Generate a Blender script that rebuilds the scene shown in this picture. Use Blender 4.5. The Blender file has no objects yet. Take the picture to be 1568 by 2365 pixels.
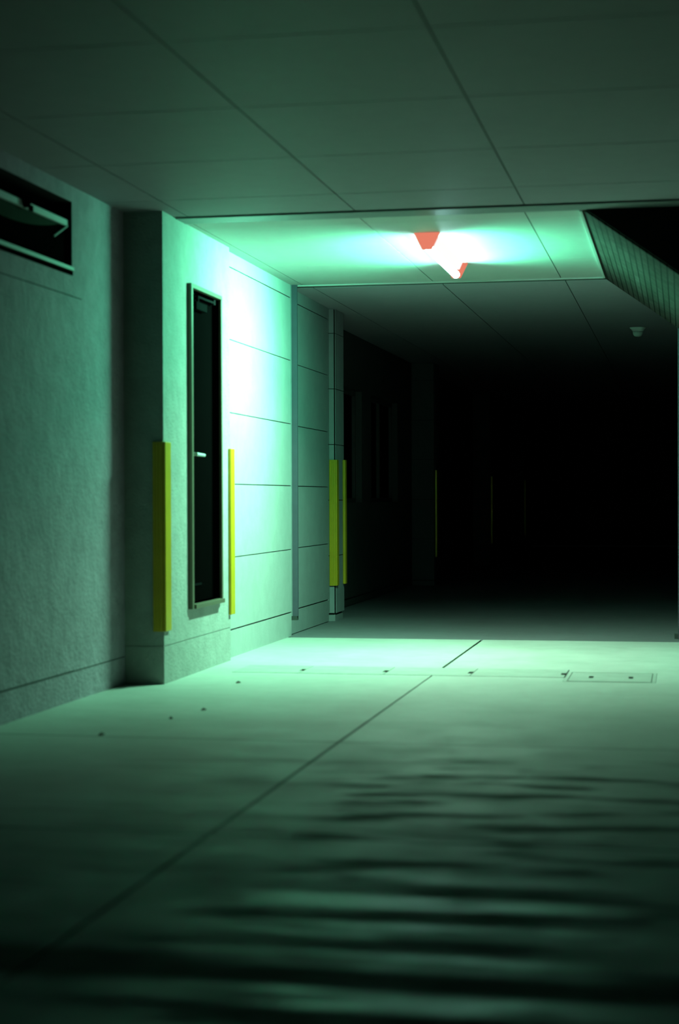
import bpy, bmesh, math, random
from mathutils import Vector, Matrix
random.seed(4)
sc = bpy.context.scene
COL = sc.collection
ZC = 2.55            # ceiling height

# ------------------------------------------------------------------ helpers
def box(bm, x0, x1, y0, y1, z0, z1):
    v = [bm.verts.new((x, y, z)) for x in (x0, x1) for y in (y0, y1) for z in (z0, z1)]
    for f in ((0,1,3,2), (4,6,7,5), (0,4,5,1), (2,3,7,6), (0,2,6,4), (1,5,7,3)):
        bm.faces.new([v[i] for i in f])

def boxes(*bs):
    bm = bmesh.new()
    for b in bs: box(bm, *b)
    return bm

def prism(bm, prof, axis, a0, a1):
    """extrude a 2D profile along an axis ('x': prof=(y,z), 'y': prof=(x,z), 'z': prof=(x,y))"""
    def mk(p, a):
        return {'x': (a, p[0], p[1]), 'y': (p[0], a, p[1]), 'z': (p[0], p[1], a)}[axis]
    A = [bm.verts.new(mk(p, a0)) for p in prof]
    B = [bm.verts.new(mk(p, a1)) for p in prof]
    n = len(prof)
    bm.faces.new(A); bm.faces.new(B[::-1])
    for i in range(n):
        bm.faces.new([A[i], B[i], B[(i+1) % n], A[(i+1) % n]])

def tube(bm, p0, p1, r, n=16, r1=None):
    p0, p1 = Vector(p0), Vector(p1)
    r1 = r if r1 is None else r1
    d = (p1 - p0).normalized()
    q = d.to_track_quat('Z', 'Y')
    A = [bm.verts.new(p0 + q @ Vector((r*math.cos(2*math.pi*i/n), r*math.sin(2*math.pi*i/n), 0))) for i in range(n)]
    B = [bm.verts.new(p1 + q @ Vector((r1*math.cos(2*math.pi*i/n), r1*math.sin(2*math.pi*i/n), 0))) for i in range(n)]
    bm.faces.new(A[::-1]); bm.faces.new(B)
    for i in range(n):
        bm.faces.new([A[i], A[(i+1) % n], B[(i+1) % n], B[i]])

def lathe(bm, c, prof, n=32):
    rings = []
    for r, z in prof:
        rings.append([bm.verts.new((c[0]+r*math.cos(2*math.pi*i/n), c[1]+r*math.sin(2*math.pi*i/n), c[2]+z)) for i in range(n)])
    for a, b in zip(rings, rings[1:]):
        for i in range(n):
            bm.faces.new([a[i], a[(i+1) % n], b[(i+1) % n], b[i]])
    bm.faces.new(rings[0]); bm.faces.new(rings[-1][::-1])

def obj(name, bm, mat, parent=None, bevel=0, smooth=False, origin=None):
    bmesh.ops.recalc_face_normals(bm, faces=bm.faces[:])
    o0 = Vector(origin) if origin is not None else (parent.location.copy() if parent else Vector((0,0,0)))
    if parent and parent.parent and origin is None:
        o0 = parent.location + parent.parent.location
    for v in bm.verts: v.co -= o0
    me = bpy.data.meshes.new(name); bm.to_mesh(me); bm.free()
    me.materials.append(mat)
    if smooth:
        for p in me.polygons: p.use_smooth = True
    o = bpy.data.objects.new(name, me); COL.objects.link(o)
    if parent: o.parent = parent
    else: o.location = o0
    if bevel:
        m = o.modifiers.new('bevel', 'BEVEL'); m.width = bevel; m.segments = 2; m.limit_method = 'ANGLE'
    return o

def tag(o, label, cat, group=None):
    o['label'] = label; o['category'] = cat
    if group: o['group'] = group
    return o

def thing(name, loc, label, cat, group=None):
    o = bpy.data.objects.new(name, None); COL.objects.link(o)
    o.location = loc; o.empty_display_size = .1
    return tag(o, label, cat, group)

def struct(name, bm, mat, bevel=0):
    o = obj(name, bm, mat, bevel=bevel); o['kind'] = 'structure'
    return o

# ------------------------------------------------------------------ materials
class NT:
    def __init__(s, name):
        s.m = bpy.data.materials.new(name); s.m.use_nodes = True
        s.t = s.m.node_tree; s.b = s.t.nodes['Principled BSDF']
        s.co = s.n('ShaderNodeTexCoord').outputs['Object']
    def n(s, typ, **kw):
        x = s.t.nodes.new(typ)
        for k, v in kw.items(): setattr(x, k, v)
        return x
    def l(s, a, b): s.t.links.new(a, b)
    def mapping(s, scale=(1,1,1), loc=(0,0,0), rot=(0,0,0)):
        m = s.n('ShaderNodeMapping'); m.inputs['Scale'].default_value = scale
        m.inputs['Location'].default_value = loc; m.inputs['Rotation'].default_value = rot
        s.l(s.co, m.inputs['Vector']); return m.outputs['Vector']
    def noise(s, scale, vec=None, detail=4, rough=.55):
        x = s.n('ShaderNodeTexNoise'); x.inputs['Scale'].default_value = scale
        x.inputs['Detail'].default_value = detail; x.inputs['Roughness'].default_value = rough
        s.l(vec if vec is not None else s.co, x.inputs['Vector']); return x.outputs['Fac']
    def ramp(s, fac, stops):
        r = s.n('ShaderNodeValToRGB'); e = r.color_ramp.elements
        while len(e) < len(stops): e.new(.5)
        for k, (p, c) in zip(e, stops):
            k.position = p; k.color = (c, c, c, 1) if isinstance(c, (int, float)) else (*c, 1)
        s.l(fac, r.inputs['Fac']); return r.outputs['Color']
    def mix(s, fac, a, b, mode='MIX'):
        x = s.n('ShaderNodeMix'); x.data_type = 'RGBA'; x.blend_type = mode
        for i, v in ((0, fac), (6, a), (7, b)):
            if isinstance(v, bpy.types.NodeSocket): s.l(v, x.inputs[i])
            elif i == 0: x.inputs[0].default_value = v
            else: x.inputs[i].default_value = (v, v, v, 1) if isinstance(v, (int, float)) else (*v, 1)
        return x.outputs[2]
    def math(s, op, a, b=None, clamp=False):
        x = s.n('ShaderNodeMath', operation=op, use_clamp=clamp)
        for i, v in ((0, a), (1, b)):
            if v is None: continue
            if isinstance(v, bpy.types.NodeSocket): s.l(v, x.inputs[i])
            else: x.inputs[i].default_value = v
        return x.outputs[0]
    def maprange(s, v, a, b, c=0., d=1., smooth=True):
        x = s.n('ShaderNodeMapRange'); x.interpolation_type = 'SMOOTHSTEP' if smooth else 'LINEAR'
        s.l(v, x.inputs['Value'])
        for k, q in zip(('From Min', 'From Max', 'To Min', 'To Max'), (a, b, c, d)): x.inputs[k].default_value = q
        return x.outputs['Result']
    def xyz(s):
        x = s.n('ShaderNodeSeparateXYZ'); s.l(s.co, x.inputs[0]); return x.outputs
    def bump(s, h, strength=.2, dist=.01):
        x = s.n('ShaderNodeBump'); x.inputs['Strength'].default_value = strength; x.inputs['Distance'].default_value = dist
        s.l(h, x.inputs['Height']); s.l(x.outputs['Normal'], s.b.inputs['Normal'])
    def set(s, **kw):
        for k, v in kw.items():
            i = s.b.inputs[k.replace('_', ' ')]
            if isinstance(v, bpy.types.NodeSocket): s.l(v, i)
            else: i.default_value = (*v, 1) if isinstance(v, tuple) else v
        return s

def paint(name, col, rough=.5, metal=0., var=.12, scale=14, spec=.5):
    t = NT(name)
    k = t.ramp(t.noise(scale), [(.3, 1-var), (.7, 1+0*var)])
    t.set(Base_Color=t.mix(1., col, k, 'MULTIPLY'), Roughness=rough, Metallic=metal, Specular_IOR_Level=spec)
    return t.m

def concrete(name, col, mott=.12, fine=70, bump=.25, rough=.75, spec=.3, big=1.6):
    t = NT(name)
    a = t.ramp(t.noise(big, detail=5), [(.3, 1-mott), (.7, 1.)])
    b = t.ramp(t.noise(9, detail=6, rough=.65), [(.35, 1-mott), (.65, 1.)])
    sp = t.ramp(t.noise(230, detail=1), [(.26, .78), (.34, 1.)])
    c = t.mix(1., t.mix(1., t.mix(1., col, a, 'MULTIPLY'), b, 'MULTIPLY'), sp, 'MULTIPLY')
    t.set(Base_Color=c, Roughness=rough, Specular_IOR_Level=spec)
    t.bump(t.math('ADD', t.noise(fine, detail=4), t.math('MULTIPLY', t.noise(14), 1.5)), bump, .01)
    return t.m

M = {}
M['wall'] = concrete('smooth concrete', (.52, .52, .50), mott=.16, bump=.5)
M['wall_rough'] = concrete('render coat', (.58, .48, .57), mott=.2, fine=48, bump=.6)
M['panel'] = concrete('cement panel', (.50, .51, .51), mott=.09, bump=.12, rough=.7)
M['wall_dark'] = concrete('dark rendered wall', (.10, .10, .10))  # tone darkened so the unseen right wall bounces little light
M['rear'] = concrete('dark painted concrete', (.10, .10, .10), mott=.1, bump=.15)  # low tone paints in the darkness of the rear bay
M['pillar_rear'] = concrete('dark pillar panel', (.13, .13, .14), mott=.08, bump=.1)  # same panel as the near pillar, darkened to paint in shade
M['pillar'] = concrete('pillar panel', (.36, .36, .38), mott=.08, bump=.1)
M['groove'] = paint('joint sealant', (.05, .055, .05), .8)
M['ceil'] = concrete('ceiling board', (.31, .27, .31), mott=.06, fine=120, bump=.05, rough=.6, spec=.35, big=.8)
M['ceil_bay'] = concrete('bay ceiling board', (.60, .60, .58), mott=.05, fine=120, bump=.05, rough=.6, spec=.35, big=.8)  # same board, lightened to paint in the stronger light of the bay
M['ceil_rear'] = concrete('rear ceiling board', (.50, .46, .52), mott=.06, fine=120, bump=.05, rough=.6, spec=.35, big=.8)  # same board, tone raised to paint in the light past the slot
M['black'] = paint('black void paint', (.012, .011, .011), .9, spec=.1)  # black colour stands in for unlit depths
M['steel'] = paint('galvanised trim', (.34, .36, .37), .45, .4)
M['rail'] = paint('shutter rail grey', (.09, .085, .115), .5)
M['frame'] = paint('door frame steel', (.14, .125, .085), .5)
M['door'] = paint('dark door leaf', (.002, .002, .002), .6, 0., spec=0.)
M['glass'] = paint('black glass', (.004, .004, .004), .3, spec=0.)
M['chrome'] = paint('chrome', (.85, .86, .86), .42, .4, var=.05)
M['closer'] = paint('closer grey', (.007, .009, .009), .5, spec=.0)
M['closer_arm'] = paint('closer arm grey', (.016, .019, .019), .5, spec=.0)
M['yellow'] = paint('yellow guard plastic', (.66, .42, .012), .45, var=.18, scale=6)

M['white'] = paint('white plastic', (.72, .76, .74), .45, var=.05)
M['iron'] = concrete('cast cover', (.50, .53, .49), mott=.14, fine=90, bump=.2, rough=.6)
M['hole'] = paint('finger hole shadow gap', (.01, .01, .01), .9, spec=.05)
M['leaf'] = paint('dead leaf', (.045, .04, .02), .8, var=.4, scale=60)
M['pale'] = paint('pale painted sash', (.42, .46, .46), .5, var=.1)
M['film'] = paint('frosted green film', (.055, .085, .065), .8, spec=0.)  # reflection on the pane, painted as a thin pale sheet

# brick-tile stair soffit: long narrow tiles laid along the passage
t = NT('narrow brick tile')
s3 = t.n('ShaderNodeSeparateXYZ'); t.l(t.co, s3.inputs[0])
cb = t.n('ShaderNodeCombineXYZ')
t.l(s3.outputs[1], cb.inputs[0]); t.l(t.math('MULTIPLY', s3.outputs[0], 1.22), cb.inputs[1])
br = t.n('ShaderNodeTexBrick')
br.inputs['Scale'].default_value = 1.; br.inputs['Brick Width'].default_value = .9; br.inputs['Row Height'].default_value = .044
br.inputs['Mortar Size'].default_value = .0042; br.inputs['Mortar Smooth'].default_value = .25; br.inputs['Bias'].default_value = 0
br.inputs['Color1'].default_value = (.060, .042, .040, 1); br.inputs['Color2'].default_value = (.040, .029, .026, 1)
br.inputs['Mortar'].default_value = (.006, .005, .005, 1)
t.l(cb.outputs[0], br.inputs['Vector'])
t.set(Base_Color=t.mix(1., br.outputs['Color'], t.ramp(t.noise(16, detail=6), [(.3, .55), (.7, 1.1)]), 'MULTIPLY'), Roughness=.8, Specular_IOR_Level=.05)
t.bump(t.math('SUBTRACT', 1., br.outputs['Fac']), .5, .006)
M['brick'] = t.m

# floor: trowelled concrete, drier near the bay, damp tyre-swept patches near the entrance
def floor_mat(name, col, stains=True):
    t = NT(name)
    p = t.xyz()
    big = t.ramp(t.noise(1.1, detail=5), [(.3, .82), (.7, 1.)])
    mid = t.ramp(t.noise(7, detail=6, rough=.65), [(.3, .88), (.7, 1.)])
    c = t.mix(1., t.mix(1., col, big, 'MULTIPLY'), mid, 'MULTIPLY')
    rough = t.maprange(t.noise(3, detail=4), .3, .7, .52, .66)
    spec = .42
    if stains:
        # dirt held in the control joints
        def line(v, c0, w):
            d = t.math('ABSOLUTE', t.math('SUBTRACT', v, c0))
            return t.maprange(d, w, w*.35)
        j = t.math('ADD', line(p[1], 4.98, .024), t.math('MULTIPLY', line(p[1], 6.96, .022), .45), clamp=True)
        j = t.math('ADD', j, t.math('MULTIPLY', line(p[1], 2.98, .03), .8), clamp=True)
        j = t.math('ADD', j, t.math('MULTIPLY', line(p[0], -1.383, .014), t.maprange(p[1], 9.5, 6.5)), clamp=True)
        c = t.mix(t.math('MULTIPLY', j, .7), c, (.06, .06, .055))
        # damp streaks drawn across the lane by turning tyres
        st = t.noise(1., t.mapping((2.0, 8.0, 1), (.35, .2, 0)), detail=3, rough=.5)
        lane = t.math('MULTIPLY', t.maprange(p[0], -1.35, -.85), t.maprange(p[1], 6.9, 6.0))
        lane = t.math('ADD', lane, t.math('MULTIPLY', t.maprange(p[0], -2.4, -1.6), .3), clamp=True)
        lane = t.math('MULTIPLY', lane, t.maprange(p[1], 7.0, 6.2))
        streak = t.math('MULTIPLY', t.maprange(st, .48, .64), lane)
        c = t.mix(t.math('MULTIPLY', streak, .68), c, (.07, .075, .07))
        # floor by the entrance: darker towards the camera, with wet shiny ripples across the lane
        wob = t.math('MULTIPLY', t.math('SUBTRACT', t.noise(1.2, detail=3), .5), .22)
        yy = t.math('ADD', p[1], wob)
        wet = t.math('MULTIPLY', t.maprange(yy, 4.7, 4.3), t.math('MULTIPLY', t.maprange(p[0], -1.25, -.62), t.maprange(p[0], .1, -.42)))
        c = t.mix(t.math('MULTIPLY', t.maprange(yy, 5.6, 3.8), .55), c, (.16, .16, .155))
        ripple = t.n('ShaderNodeTexWave'); ripple.wave_type = 'BANDS'; ripple.bands_direction = 'Y'
        ripple.inputs['Scale'].default_value = 1.08; ripple.inputs['Distortion'].default_value = 2.2
        ripple.inputs['Detail'].default_value = 2; ripple.inputs['Detail Scale'].default_value = .8
        t.l(t.mapping((.35, 1, 1), (0, -.02, 0)), ripple.inputs['Vector'])
        rp = t.maprange(ripple.outputs['Fac'], .25, .75)
        dry = t.math('MULTIPLY', wet, t.math('SUBTRACT', 1., rp))
        c = t.mix(t.math('MULTIPLY', dry, .3), c, (.07, .07, .07))
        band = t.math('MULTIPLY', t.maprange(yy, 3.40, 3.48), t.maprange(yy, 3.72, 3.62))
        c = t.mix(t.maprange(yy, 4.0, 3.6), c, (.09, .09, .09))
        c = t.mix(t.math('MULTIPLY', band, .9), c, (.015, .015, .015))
        shiny = t.math('MULTIPLY', wet, rp)
        rough = t.math('SUBTRACT', rough, t.math('MULTIPLY', shiny, .22))
        dull = t.math('ADD', t.math('ADD', streak, band, clamp=True), t.math('MULTIPLY', dry, .6), clamp=True)
        rough = t.math('ADD', rough, t.math('MULTIPLY', dull, .2), clamp=True)
        spec = t.math('ADD', .40, t.math('MULTIPLY', shiny, .5))
        spec = t.math('SUBTRACT', spec, t.math('MULTIPLY', dull, .34))
    t.set(Base_Color=c, Roughness=rough, Specular_IOR_Level=spec)
    t.bump(t.math('ADD', t.noise(55, detail=4), t.math('MULTIPLY', t.noise(8), 2.)), .12, .01)
    return t.m
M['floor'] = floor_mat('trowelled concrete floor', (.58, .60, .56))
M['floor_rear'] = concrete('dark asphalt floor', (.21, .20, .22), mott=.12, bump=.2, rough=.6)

def emit(name, col, s):
    m = bpy.data.materials.new(name); m.use_nodes = True
    nt = m.node_tree; nt.nodes.remove(nt.nodes['Principled BSDF'])
    e = nt.nodes.new('ShaderNodeEmission'); e.inputs[0].default_value = (*col, 1); e.inputs[1].default_value = s
    nt.links.new(e.outputs[0], nt.nodes['Material Output'].inputs[0])
    return m
M['socket'] = emit('glowing salmon lamp end', (1., .27, .17), .8)  # salmon emission paints in the red halation at the lamp ends
M['reflective'] = paint('reflective yellow strip', (.95, .72, .12), .36, .85, var=.08)  # guard yellow made brighter and glossier so the far guards show in the dark
M['lampbody'] = emit('lit acrylic lamp housing', (1., .93, .90), 1.1)  # emission paints in the overexposed look of the lamp body
M['tube'] = emit('fluorescent tube glow', (.52, 1., .96), 40.)

# ------------------------------------------------------------------ the setting
XR = .45
G = .0042
# floor: slabs with open control joints; the trench and the hatch leave real recesses
xs = [-3.2, -1.383, XR]
ys = [-2., 1.0, 2.98, 4.98, 6.96, 9.46]
bm = bmesh.new()
for i in range(2):
    for j in range(len(ys)-1):
        y1 = ys[j+1] if j < len(ys)-2 else 9.66
        x1 = xs[i+1]
        if j == len(ys)-2 and i == 1:
            # strip in front of the trench, cut for the hatch
            box(bm, xs[1]+G, XR, ys[j]+G*.7, 9.46, -.1, 0)
            box(bm, xs[1]+G, -.64, 9.46, 9.66, -.1, 0)
            box(bm, -.14, XR, 9.46, 9.66, -.1, 0)
            continue
        box(bm, xs[i]+(G if i else 0), x1-(G if i == 0 else 0), ys[j]+G*.7, y1-(G*.7 if j < len(ys)-2 else 0), -.1, 0)
box(bm, -3.2, -2.55, 9.66, 10.10, -.1, 0)
box(bm, -.14, XR, 9.66, 10.10, -.1, 0)
box(bm, -.64, -.14, 9.985, 10.10, -.1, 0)
box(bm, -3.2, -1.383-.008, 10.10, 12.15, -.1, 0)
box(bm, -1.383+.008, XR, 10.10, 12.15, -.1, 0)
struct('floor', bm, M['floor'])
struct('floor_bed', boxes((-3.2, XR, -2., 12.15, -.14, -.1)), M['groove'])
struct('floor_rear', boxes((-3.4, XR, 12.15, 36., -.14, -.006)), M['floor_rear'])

# ceilings: boards with open joints under a dark backing
def boards(name, xl, yl, mat, g=.0035, gy=.0035):
    bm = bmesh.new()
    for a, b in zip(xl, xl[1:]):
        for c, d in zip(yl, yl[1:]):
            box(bm, a+g, b-g, c+gy, d-gy, ZC, ZC+.005)
    struct(name, bm, mat, )
    struct(name + '_backing', boxes((xl[0], xl[-1], yl[0], yl[-1], ZC+.005, ZC+.03)), M['groove'])
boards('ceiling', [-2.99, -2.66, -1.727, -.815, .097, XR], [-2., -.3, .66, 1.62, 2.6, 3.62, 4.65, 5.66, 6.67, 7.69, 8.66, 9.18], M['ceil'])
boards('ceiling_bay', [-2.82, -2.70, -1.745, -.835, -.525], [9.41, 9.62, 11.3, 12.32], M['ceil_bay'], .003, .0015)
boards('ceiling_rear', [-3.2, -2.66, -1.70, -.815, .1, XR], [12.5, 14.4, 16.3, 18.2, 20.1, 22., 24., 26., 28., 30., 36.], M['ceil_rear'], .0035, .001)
# steel strips that edge the two shutter slots
struct('trim_1', boxes((-2.78, XR, 9.225, 9.41, ZC-.004, ZC+.02)), M['steel'])
struct('trim_2', boxes((-2.78, -.54, 12.32, 12.365, ZC-.006, ZC+.02)), M['white'])
struct('trim_5', boxes((-.541, -.526, 9.412, 12.318, ZC-.010, ZC-.0005)), M['white'])
struct('trim_3', boxes((-2.99, XR, 9.15, 9.45, ZC+.14, ZC+.16), (-2.99, XR, 12.3, 12.52, ZC+.14, ZC+.16)), M['black'])  # black caps paint the unlit depth of the slots

# left wall, part nearest the camera, with the high window opening
WX = -2.96
W0, W1, WZ0, WZ1 = 6.35, 8.165, 2.125, 2.472
bm = boxes((WX-.22, WX, -2., W0, 0, ZC+.03), (WX-.22, WX, W1, 8.97, 0, ZC+.03),
           (WX-.22, WX, W0, W1, WZ1, ZC+.03), (WX-.22, WX, W0, W1, 2.008, WZ0),
           (WX-.22, WX, W0, W1, .152, 2.002), (WX-.22, WX, W0, W1, 0, .148))
struct('wall_left', bm, M['wall_rough'])
struct('wall_left_joint', boxes((WX-.21, WX-.004, W0, W1, .1, 2.05)), M['groove'])
struct('trim_4', boxes((WX, WX+.0015, 3., 8.96, .145, .150), (WX, WX+.0012, 3., W0, 2.002, 2.007), (WX, WX+.0012, W1, 8.3, 2.002, 2.007)), M['groove'])
# corner pier and the wall with the service door (smooth concrete)
D0, D1, DZ0, DZ1 = 9.455, 10.128, .40, 2.195
PX = -2.74
bm = boxes((-3.18, PX, 8.97, 10.37, 0, .203), (-3.18, PX, 8.97, D0, .208, ZC+.03), (-3.18, PX, D1, 10.37, .208, ZC+.03),
           (-3.18, PX, D0, D1, .208, DZ0), (-3.18, PX, D0, D1, DZ1, ZC+.03), (-3.18, PX-.004, 8.974, 10.37, .2, .21))
struct('wall_left_pier', bm, M['wall'])
# cement panels with open horizontal joints, before and after the shutter rail
def panels(name, x, y0, y1, zs, mat, g=.0032):
    bm = bmesh.new()
    for k, (a, b) in enumerate(zip(zs, zs[1:])):
        box(bm, x-.05, x, y0, y1, a+(g if k else 0)*(2.2 if k == 1 else 1), b-(g if k < len(zs)-2 else 0))
    struct(name, bm, mat)
    struct(name + '_backing', boxes((x-.25, x-.05, y0, y1, 0, ZC+.03)), M['groove'])
ZS = [0, .172, .630, 1.092, 1.541, 2.001, 2.456, ZC+.03]
panels('wall_left_panels', -2.785, 10.37, 12.27, ZS, M['panel'])
panels('wall_left_recess', -2.825, 12.44, 13.82, ZS, M['pillar'])  # darker panel tone paints in the weaker light past the rail
struct('wall_left_slot', boxes((-3.0, -2.92, 12.27, 12.44, 0, ZC+.16)), M['rail'])
# rear walls
RX = -3.05
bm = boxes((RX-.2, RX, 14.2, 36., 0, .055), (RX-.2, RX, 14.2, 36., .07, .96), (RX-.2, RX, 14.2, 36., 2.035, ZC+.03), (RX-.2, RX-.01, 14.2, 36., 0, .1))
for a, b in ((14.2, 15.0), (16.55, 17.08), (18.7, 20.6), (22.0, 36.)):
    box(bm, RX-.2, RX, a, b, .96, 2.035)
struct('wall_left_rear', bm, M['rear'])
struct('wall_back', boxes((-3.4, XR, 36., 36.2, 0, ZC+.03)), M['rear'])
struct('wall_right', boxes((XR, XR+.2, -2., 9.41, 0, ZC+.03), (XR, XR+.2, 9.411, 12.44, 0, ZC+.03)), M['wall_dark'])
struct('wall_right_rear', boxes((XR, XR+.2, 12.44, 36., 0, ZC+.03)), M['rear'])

# windows in the rear wall: dark glazing with a mullion
def rear_window(n, y0, y1, label):
    w = thing('window_%d' % n, (RX-.08, (y0+y1)/2, .96), label, 'window'); w['kind'] = 'structure'
    e = .001
    obj('window_frame', boxes((RX-.12, RX-.06, y0+e, y0+.05, .961, 2.034), (RX-.12, RX-.06, y1-.05, y1-e, .961, 2.034),
        (RX-.12, RX-.06, y0+.05, y1-.05, .961, 1.0), (RX-.12, RX-.06, y0+.05, y1-.05, 1.99, 2.034),
        (RX-.12, RX-.06, (y0+y1)/2-.025, (y0+y1)/2+.025, 1.0, 1.99)), M['rear'], w)
    obj('glass_pane', boxes((RX-.10, RX-.09, y0+.05, y1-.05, 1.0, 1.99)), M['glass'], w)
rear_window(2, 15.0, 16.55, 'dark window in the rear wall just beyond the panelled pillar')
rear_window(3, 17.08, 18.7, 'dark window in the rear wall beyond the pale strip of wall')
rear_window(4, 20.6, 22.0, 'dark window in the rear wall behind the second pillar')

# ------------------------------------------------------------------ high window in the near left wall
w = thing('window_1', (WX, (W0+W1)/2, WZ0), 'long high dark window with a pale tilting sash in the near wall', 'window'); w['kind'] = 'structure'
e = .001
obj('window_frame', boxes((WX-.16, WX-.10, W0+e, W0+.035, WZ0+e, WZ1-e), (WX-.16, WX-.10, W1-.03, W1-e, WZ0+e, WZ1-e),
    (WX-.16, WX-.10, W0+.035, W1-.03, WZ1-.03, WZ1-e)), M['door'], w)
obj('window_lining', boxes((WX-.20, WX-.002, W0+e, W1-e, WZ1-.004, WZ1-e*.5), (WX-.20, WX-.002, W1-.004, W1-e*.5, WZ0+.03, WZ1-.004)), M['black'], w)  # added black sheets paint the shade inside the reveal
obj('window_sill', boxes((WX-.16, WX+.012, W0+e, W1-e, WZ0+.002, WZ0+.024)), M['frame'], w, bevel=.003)
obj('window_drip', boxes((WX+.001, WX+.006, W0+e, W1-e, WZ0-.018, WZ0)), M['door'], w)
sr = obj('sash_rail', boxes((WX-.04, WX-.015, W0+.01, W1-.004, 2.348, 2.382)), M['pale'], w, bevel=.004)
bm = bmesh.new(); tube(bm, (WX-.015, 7.565, 2.366), (WX+.012, 7.565, 2.366), .021, 20); box(bm, WX+.002, WX+.012, 7.575, 7.62, 2.335, 2.362)
obj('sash_latch', bm, M['door'], w, bevel=.002)
bm = bmesh.new(); tube(bm, (WX-.018, W1-.015, 2.352), (WX-.020, W1-.20, 2.275), .006, 10)
obj('stay_arm', bm, M['pale'], w)
# pane: hinged at its foot, leaning in; its upper part carries a painted reflection with a sagging edge
obj('glass_pane', boxes((WX-.034, WX-.028, W0+.01, W1-.03, WZ0+.03, 2.348)), M['glass'], w)
bm = bmesh.new()
n = 24; top = []; bot = []
for i in range(n+1):
    y = W0+.01 + (8.05-W0-.01)*i/n
    zb = 2.348 - .075*math.sin(math.pi*min(1, max(0, (y-6.7)/1.35)))**.8 if 6.7 < y < 8.05 else 2.346
    top.append((y, 2.348)); bot.append((y, min(2.347, zb)))
prism(bm, top + bot[::-1], 'x', WX-.0278, WX-.0265)
obj('window_film', bm, M['film'], w)
struct('wall_left_window_back', boxes((WX-.24, WX-.221, W0-.05, W1+.05, WZ0-.05, WZ1+.05)), M['black'])

# ------------------------------------------------------------------ service door
d = thing('door_1', (PX, (D0+D1)/2, DZ0), 'narrow black service door raised above the floor in the lit wall', 'door'); d['kind'] = 'structure'
f0, f1, g0, g1 = 9.44, 10.13, .375, 2.22
q = PX+.026
obj('door_frame', boxes((PX-.10, q, f0, f0+.035, g0, g1), (q-.022, q-.006, f1-.028, f1, g0, g1),
    (PX-.10, q, f0+.035, f1-.028, g1-.025, g1), (PX-.10, q+.012, f0+.035, f1-.028, g0, g0+.025)), M['frame'], d, bevel=.002)
obj('door_leaf', boxes((PX-.075, PX-.035, f0+.037, f1-.03, g0+.028, g1-.028)), M['door'], d, bevel=.003)
obj('jamb_liner', boxes((PX-.10, q-.0225, f1-.028, f1-.001, g0+.03, g1-.026)), M['door'], d)  # added black strip paints the shade on the far jamb
obj('kick_rail', boxes((PX-.035, PX-.031, f0+.05, f1-.30, .495, .508)), M['closer'], d)
h = obj('lever_handle', boxes((PX-.035, PX-.028, 9.535, 9.575, 1.16, 1.33)), M['closer'], d, bevel=.003)
bm = bmesh.new(); tube(bm, (PX-.03, 9.555, 1.255), (PX+.018, 9.555, 1.255), .010); tube(bm, (PX+.018, 9.548, 1.255), (PX+.018, 9.72, 1.252), .0105, 16, .009)
obj('lever', bm, M['chrome'], h, smooth=False)
cl = obj('door_closer', boxes((PX-.035, PX-.002, 9.645, 9.87, 2.095, 2.14)), M['closer'], d, bevel=.004)
bm = bmesh.new(); tube(bm, (PX-.015, 9.70, 2.172), (PX-.010, 10.04, 2.172), .007, 10); tube(bm, (PX-.015, 9.71, 2.14), (PX-.015, 9.71, 2.178), .009, 10)
box(bm, PX-.03, PX-.003, 10.02, 10.06, 2.16, 2.192)
obj('closer_arm', bm, M['closer_arm'], cl)

# ------------------------------------------------------------------ shutter rails
def shutter_rail(y0, label):
    r = thing('shutter_rail', (-2.80, y0, .145), label, 'rail')
    z0, z1 = .145, ZC+.02
    obj('front_lip', boxes((-2.92, -2.778, 12.268, 12.2745, z0, z1)), M['steel'], r)
    obj('channel', boxes((-2.92, -2.738, 12.275, 12.30, z0, z1), (-2.915, -2.905, 12.30, 12.42, z0, z1), (-2.92, -2.80, 12.42, 12.435, z0, z1)), M['rail'], r)
    obj('end_foot', boxes((-2.915, -2.745, 12.276, 12.33, .115, .145)), M['groove'], r)
    return r
shutter_rail(12.35, 'tall grey shutter guide channel on the left wall at the end of the lit panels')
r = thing('shutter_rail', (.0, 12.35, 0), 'grey shutter guide post at the right edge of the dark opening', 'rail')
obj('front_lip', boxes((-.028, .44, 12.475, 12.49, 0, 2.54)), M['rail'], r)
obj('channel', boxes((-.028, -.018, 12.49, 12.55, 0, 2.54), (-.0285, .44, 12.55, 12.56, 0, 2.54)), M['rail'], r)
obj('end_foot', boxes((-.055, -.029, 12.49, 12.54, -.006, .03)), M['groove'], r)

# ------------------------------------------------------------------ sloping brick-tiled soffit of the stair and its dark string
S = .715
zr = ZC - S*(XR+.525)
st = thing('stair_flight', (-.04, 10.9, 2.2), 'sloping underside of a stair faced in narrow brick tile beside the lit ceiling', 'stair')
bm = bmesh.new(); prism(bm, [(-.525, ZC), (XR-.002, zr), (XR-.002, zr+.06), (-.525, ZC+.06)], 'y', 9.41, 12.46)
obj('tiled_soffit', bm, M['brick'], st)
bm = bmesh.new(); prism(bm, [(-.515, ZC+.005), (XR-.002, zr+.012), (XR-.002, ZC+.02), (-.515, ZC+.02)], 'y', 9.39, 9.409)
obj('stringer', bm, M['black'], st)  # blackened to paint in its unlit front

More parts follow.
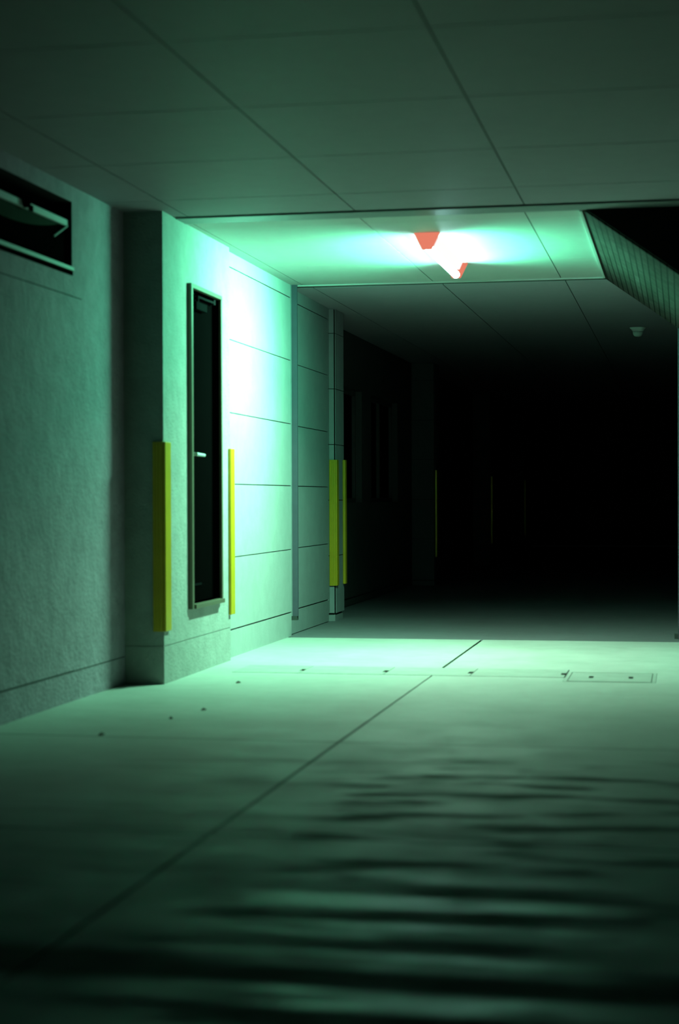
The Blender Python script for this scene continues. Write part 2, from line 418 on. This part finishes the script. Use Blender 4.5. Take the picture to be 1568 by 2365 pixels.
# ------------------------------------------------------------------ pillars along the left side
PJ = [.058, .075+.455*1, .075+.455*2, .075+.455*3, .075+.455*4, .075+.455*5, ZC]
def pillar(y, depth, label, step=True, x0=-3.2):
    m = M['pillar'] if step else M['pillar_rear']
    p = thing('pillar', (-2.9, y+depth/2, 0), label, 'pillar', 'panelled pillars along the left side')
    bm = bmesh.new()
    box(bm, x0, -2.79, y+.01, y+depth-.01, -.006, .045)
    obj('plinth', bm, m, p)
    obj('core', boxes((x0, -2.800, y+.02, y+depth-.008, .045, ZC)), M['groove'], p)
    bm = bmesh.new()
    for a, b in zip(PJ, PJ[1:]):
        box(bm, -2.784, -2.78, y+.004, y+depth, a+.003, b-.003)            # side sheets
        box(bm, x0, -2.793, y-.004, y+.008, a+.003, b-.003)               # front sheets
        if step: box(bm, x0, -2.832, y-.05, y-.004, a+.003, b-.003)
    obj('cladding', bm, m, p)
    return p
def guard(kind, loc, label):
    g = thing('corner_guard', loc, label, 'corner guard', 'yellow corner guards')
    return g
Z0, Z1 = .285, 1.308
# pillars
pillar(13.90, .35, 'grey panelled pillar just past the shutter channel, a yellow guard on each corner')
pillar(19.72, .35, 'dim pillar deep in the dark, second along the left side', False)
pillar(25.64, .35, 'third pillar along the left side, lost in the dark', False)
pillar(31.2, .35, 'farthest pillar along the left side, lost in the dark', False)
# corner guards: folded strips with raised ribs
def ribbed(bm, x0, x1, y, z0, z1, t):        # flange lying in an x-z plane, facing -y
    box(bm, x0, x1, y-t, y, z0, z1)
    for k in range(3):
        xa = x0 + (x1-x0)*(.22+.28*k); box(bm, xa-.004, xa+.004, y-t-.003, y-t, z0+.01, z1-.01)
g = guard(0, (-2.75, 8.97, Z0), 'wide yellow guard on the near pier corner beside the black door')
bm = bmesh.new(); ribbed(bm, -2.797, PX, 8.969, Z0, Z1, .014); obj('front_flange', bm, M['yellow'], g, bevel=.003)
obj('side_flange', boxes((PX+.001, PX+.016, 8.954, 9.062, Z0, Z1)), M['yellow'], g, bevel=.004)
g = guard(0, (PX, 10.37, Z0), 'bright thin yellow guard on the lit wall right of the black door')
obj('side_flange', boxes((PX+.001, PX+.018, 10.325, 10.42, Z0, Z1)), M['yellow'], g, bevel=.003)
obj('return_flange', boxes((-2.784, PX-.0005, 10.371, 10.385, Z0, Z1)), M['yellow'], g, bevel=.003)
g = guard(0, (-2.80, 13.9, Z0), 'yellow guard on the near corner of the panelled pillar')
bm = bmesh.new(); ribbed(bm, -2.83, -2.779, 13.893, .285, 1.315, .014); obj('front_flange', bm, M['yellow'], g, bevel=.003)
obj('side_flange', boxes((-2.779, -2.765, 13.879, 13.96, .285, 1.315)), M['yellow'], g, bevel=.003)
g = guard(0, (-2.78, 14.25, Z0), 'narrow yellow guard on the far corner of the panelled pillar')
obj('side_flange', boxes((-2.779, -2.757, 14.19, 14.265, .285, 1.32)), M['yellow'], g, bevel=.003)
obj('return_flange', boxes((-2.83, -2.757, 14.251, 14.265, .285, 1.32)), M['yellow'], g, bevel=.003)
for y, l in ((19.72, 'nearest of the three thin yellow lines standing in the dark'),
             (25.64, 'middle of the three thin yellow lines standing in the dark'),
             (31.2, 'farthest of the three thin yellow lines standing in the dark')):
    g = guard(0, (-2.78, y+.05, Z0), l)
    obj('side_flange', boxes((-2.783, -2.762, y+.02, y+.12, .32, 1.32)), M['reflective'], g, bevel=.003)

# ------------------------------------------------------------------ fluorescent ceiling lamp
LX, L0, L1 = -1.46, 10.03, 11.40
lamp = thing('fluorescent_lamp', (LX, (L0+L1)/2, ZC), 'glowing fluorescent batten lamp on the ceiling of the lit bay', 'lamp')
bm = bmesh.new()
prism(bm, [(LX-.045, ZC+.002), (LX+.045, ZC+.002), (LX+.024, ZC-.045), (LX-.024, ZC-.045)], 'y', L0+.03, L1-.03)
obj('lamp_body', bm, M['lampbody'], lamp)
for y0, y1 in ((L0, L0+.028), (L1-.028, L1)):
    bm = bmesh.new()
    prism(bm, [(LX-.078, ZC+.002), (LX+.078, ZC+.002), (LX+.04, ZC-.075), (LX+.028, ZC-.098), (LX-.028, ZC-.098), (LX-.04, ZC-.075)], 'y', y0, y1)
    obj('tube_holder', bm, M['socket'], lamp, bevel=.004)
bm = bmesh.new(); tube(bm, (LX, L0+.029, ZC-.077), (LX, L1-.029, ZC-.077), .024, 20)
obj('tube', bm, M['tube'], lamp)

# ------------------------------------------------------------------ small ceiling detector in the rear bay
bm = bmesh.new()
dc = (-.392, 16.05, ZC)
det = thing('ceiling_detector', dc, 'small pale dome-ended detector on the dark rear ceiling', 'detector')
lathe(bm, dc, [(.074, -.001), (.074, -.006), (.060, -.020), (.048, -.038)]); obj('base', bm, M['white'], det, smooth=True)
bm = bmesh.new(); lathe(bm, dc, [(.047, -.038), (.045, -.055), (.040, -.070), (.030, -.080), (.014, -.085)]); obj('dome', bm, M['white'], det, smooth=True)

# ------------------------------------------------------------------ trench covers and the inspection hatch set in the floor
edges = [-2.55, -2.156, -1.665, -1.172, -.645]
names = ['leftmost concrete trench cover beside the left wall', 'second trench cover from the left wall, in the lit floor',
         'third trench cover from the left, crossing the floor joint', 'trench cover next to the steel-framed hatch']
for a, b, l in zip(edges, edges[1:], names):
    c = thing('trench_cover', ((a+b)/2, 9.88, 0), l, 'trench cover', 'covers of the drain trench')
    nx = .012
    bm = bmesh.new()
    bmv = [(a+.002, 9.668), (b-.002-.02, 9.668), (b-.002-.02, 9.80), (b-.002-.004, 9.80), (b-.002-.004, 9.95), (b-.002-.0, 9.95), (b-.002, 10.096), (a+.002, 10.096)]
    prism(bm, [(a+.002, 9.668), (b-.022, 9.668), (b-.022, 9.672), (b-.002, 9.672), (b-.002, 9.80), (b-.028, 9.80), (b-.028, 9.90), (b-.002, 9.90), (b-.002, 10.096), (a+.002, 10.096)], 'z', -.06, .001)
    obj('slab', bm, M['iron'], c)
    obj('finger_notch', boxes((b-.0275, b-.0022, 9.802, 9.898, -.06, -.03)), M['hole'], c)
h = thing('inspection_hatch', (-.39, 9.72, 0), 'rectangular inspection hatch with two dark finger holes at the right of the lit floor', 'hatch')
obj('hatch_frame', boxes((-.638, -.618, 9.462, 9.983, -.06, .001), (-.162, -.142, 9.462, 9.983, -.06, .001),
    (-.618, -.162, 9.965, 9.983, -.06, .001), (-.618, -.162, 9.462, 9.468, -.06, .001)), M['iron'], h)
bm = bmesh.new()
hx = [(-.51, -.485), (-.292, -.267)]
x0, x1, y0, y1, ya, yb = -.6135, -.1665, 9.486, 9.956, 9.66, 9.76
box(bm, x0, x1, y0, ya, -.06, .001); box(bm, x0, x1, yb, y1, -.06, .001)
box(bm, x0, hx[0][0], ya, yb, -.06, .001); box(bm, hx[0][1], hx[1][0], ya, yb, -.06, .001); box(bm, hx[1][1], x1, ya, yb, -.06, .001)
obj('hatch_lid', bm, M['iron'], h)
for a, b in hx:
    obj('finger_hole', boxes((a, b, ya, yb, -.06, -.02)), M['hole'], h)

# specks of debris
for (x, y, s, l) in ((-2.418, 7.007, .016, 'dark dead leaf on the floor near the long left wall'),
                     (-2.366, 9.111, .016, 'dark dead leaf scrap on the bright floor before the black door'),
                     (-2.223, 7.907, .013, 'small leaf scrap, the nearer to the bright floor of a faint pair'),
                     (-2.282, 7.571, .010, 'tiny leaf scrap, the nearer to the camera of a faint pair')):
    bm = bmesh.new(); m = 9
    ring = [bm.verts.new((x+s*random.uniform(.6, 1.1)*math.cos(6.283*i/m), y+2.4*s*random.uniform(.6, 1.1)*math.sin(6.283*i/m), .001)) for i in range(m)]
    cv = bm.verts.new((x, y, .012)); lo = bm.verts.new((x, y, .0005))
    for i in range(m):
        bm.faces.new([ring[i], ring[(i+1) % m], cv]); bm.faces.new([ring[(i+1) % m], ring[i], lo])
    tag(obj('dead_leaf', bm, M['leaf'], origin=(x, y, 0)), l, 'leaf', 'scraps on the floor')

# ------------------------------------------------------------------ light
def area(name, loc, direction, size, size_y, power, col, spread):
    l = bpy.data.lights.new(name, 'AREA'); l.shape = 'RECTANGLE'; l.size = size; l.size_y = size_y
    l.energy = power; l.color = col; l.spread = spread
    o = bpy.data.objects.new(name, l); COL.objects.link(o)
    o.location = loc
    z = -Vector(direction).normalized(); y = Vector((0, 1, 0)); x = y.cross(z).normalized()
    o.rotation_euler = Matrix((x, y, z)).transposed().to_euler()
    return o
yc = (L0+L1)/2
GRN = (.10, 1., .50)
area('lamp_light_wall', (LX-.036, yc, ZC-.085), (-1, -.04, -.5), .03, 1.24, 12, (.80, 1., .92), math.radians(88))
area('lamp_light_left', (LX-.034, yc, ZC-.085), (-1, -.20, -.55), .03, 1.24, 88, GRN, math.radians(140))
area('lamp_light_right', (LX+.034, yc, ZC-.085), (1, 0, -.12), .03, 1.24, 48, GRN, math.radians(120))
area('lamp_light_down', (LX, yc, ZC-.106), (0, -.2, -1), .03, 1.24, 80, (.52, 1., .66), math.radians(138))

w = bpy.data.worlds.new('night'); sc.world = w; w.use_nodes = True
w.node_tree.nodes['Background'].inputs[0].default_value = (.55, .8, .8, 1)
w.node_tree.nodes['Background'].inputs[1].default_value = .002

# ------------------------------------------------------------------ camera
R = Vector((.98100, .19399, -.00357)); Dn = Vector((-.00196, -.00846, -.99996)); F = Vector((-.19401, .98097, -.00792))
cam = bpy.data.cameras.new('camera'); co = bpy.data.objects.new('camera', cam); COL.objects.link(co)
cam.sensor_fit = 'HORIZONTAL'; cam.sensor_width = 24.; cam.lens = 24.*4000/1568
U = -Dn; B = -F
co.matrix_world = Matrix(((R.x, U.x, B.x, 0), (R.y, U.y, B.y, 0), (R.z, U.z, B.z, 1.0), (0, 0, 0, 1)))
cam.clip_start = .05; cam.clip_end = 100
cam.dof.use_dof = True; cam.dof.focus_distance = 15.; cam.dof.aperture_fstop = 2.0
sc.camera = co

sc.view_settings.view_transform = 'Standard'; sc.view_settings.look = 'None'
sc.view_settings.gamma = 1; sc.view_settings.use_curve_mapping = False
sc.view_settings.exposure = 0
sc.cycles.use_denoising = True
sc.cycles.max_bounces = 8; sc.cycles.diffuse_bounces = 1; sc.cycles.sample_clamp_indirect = 3.
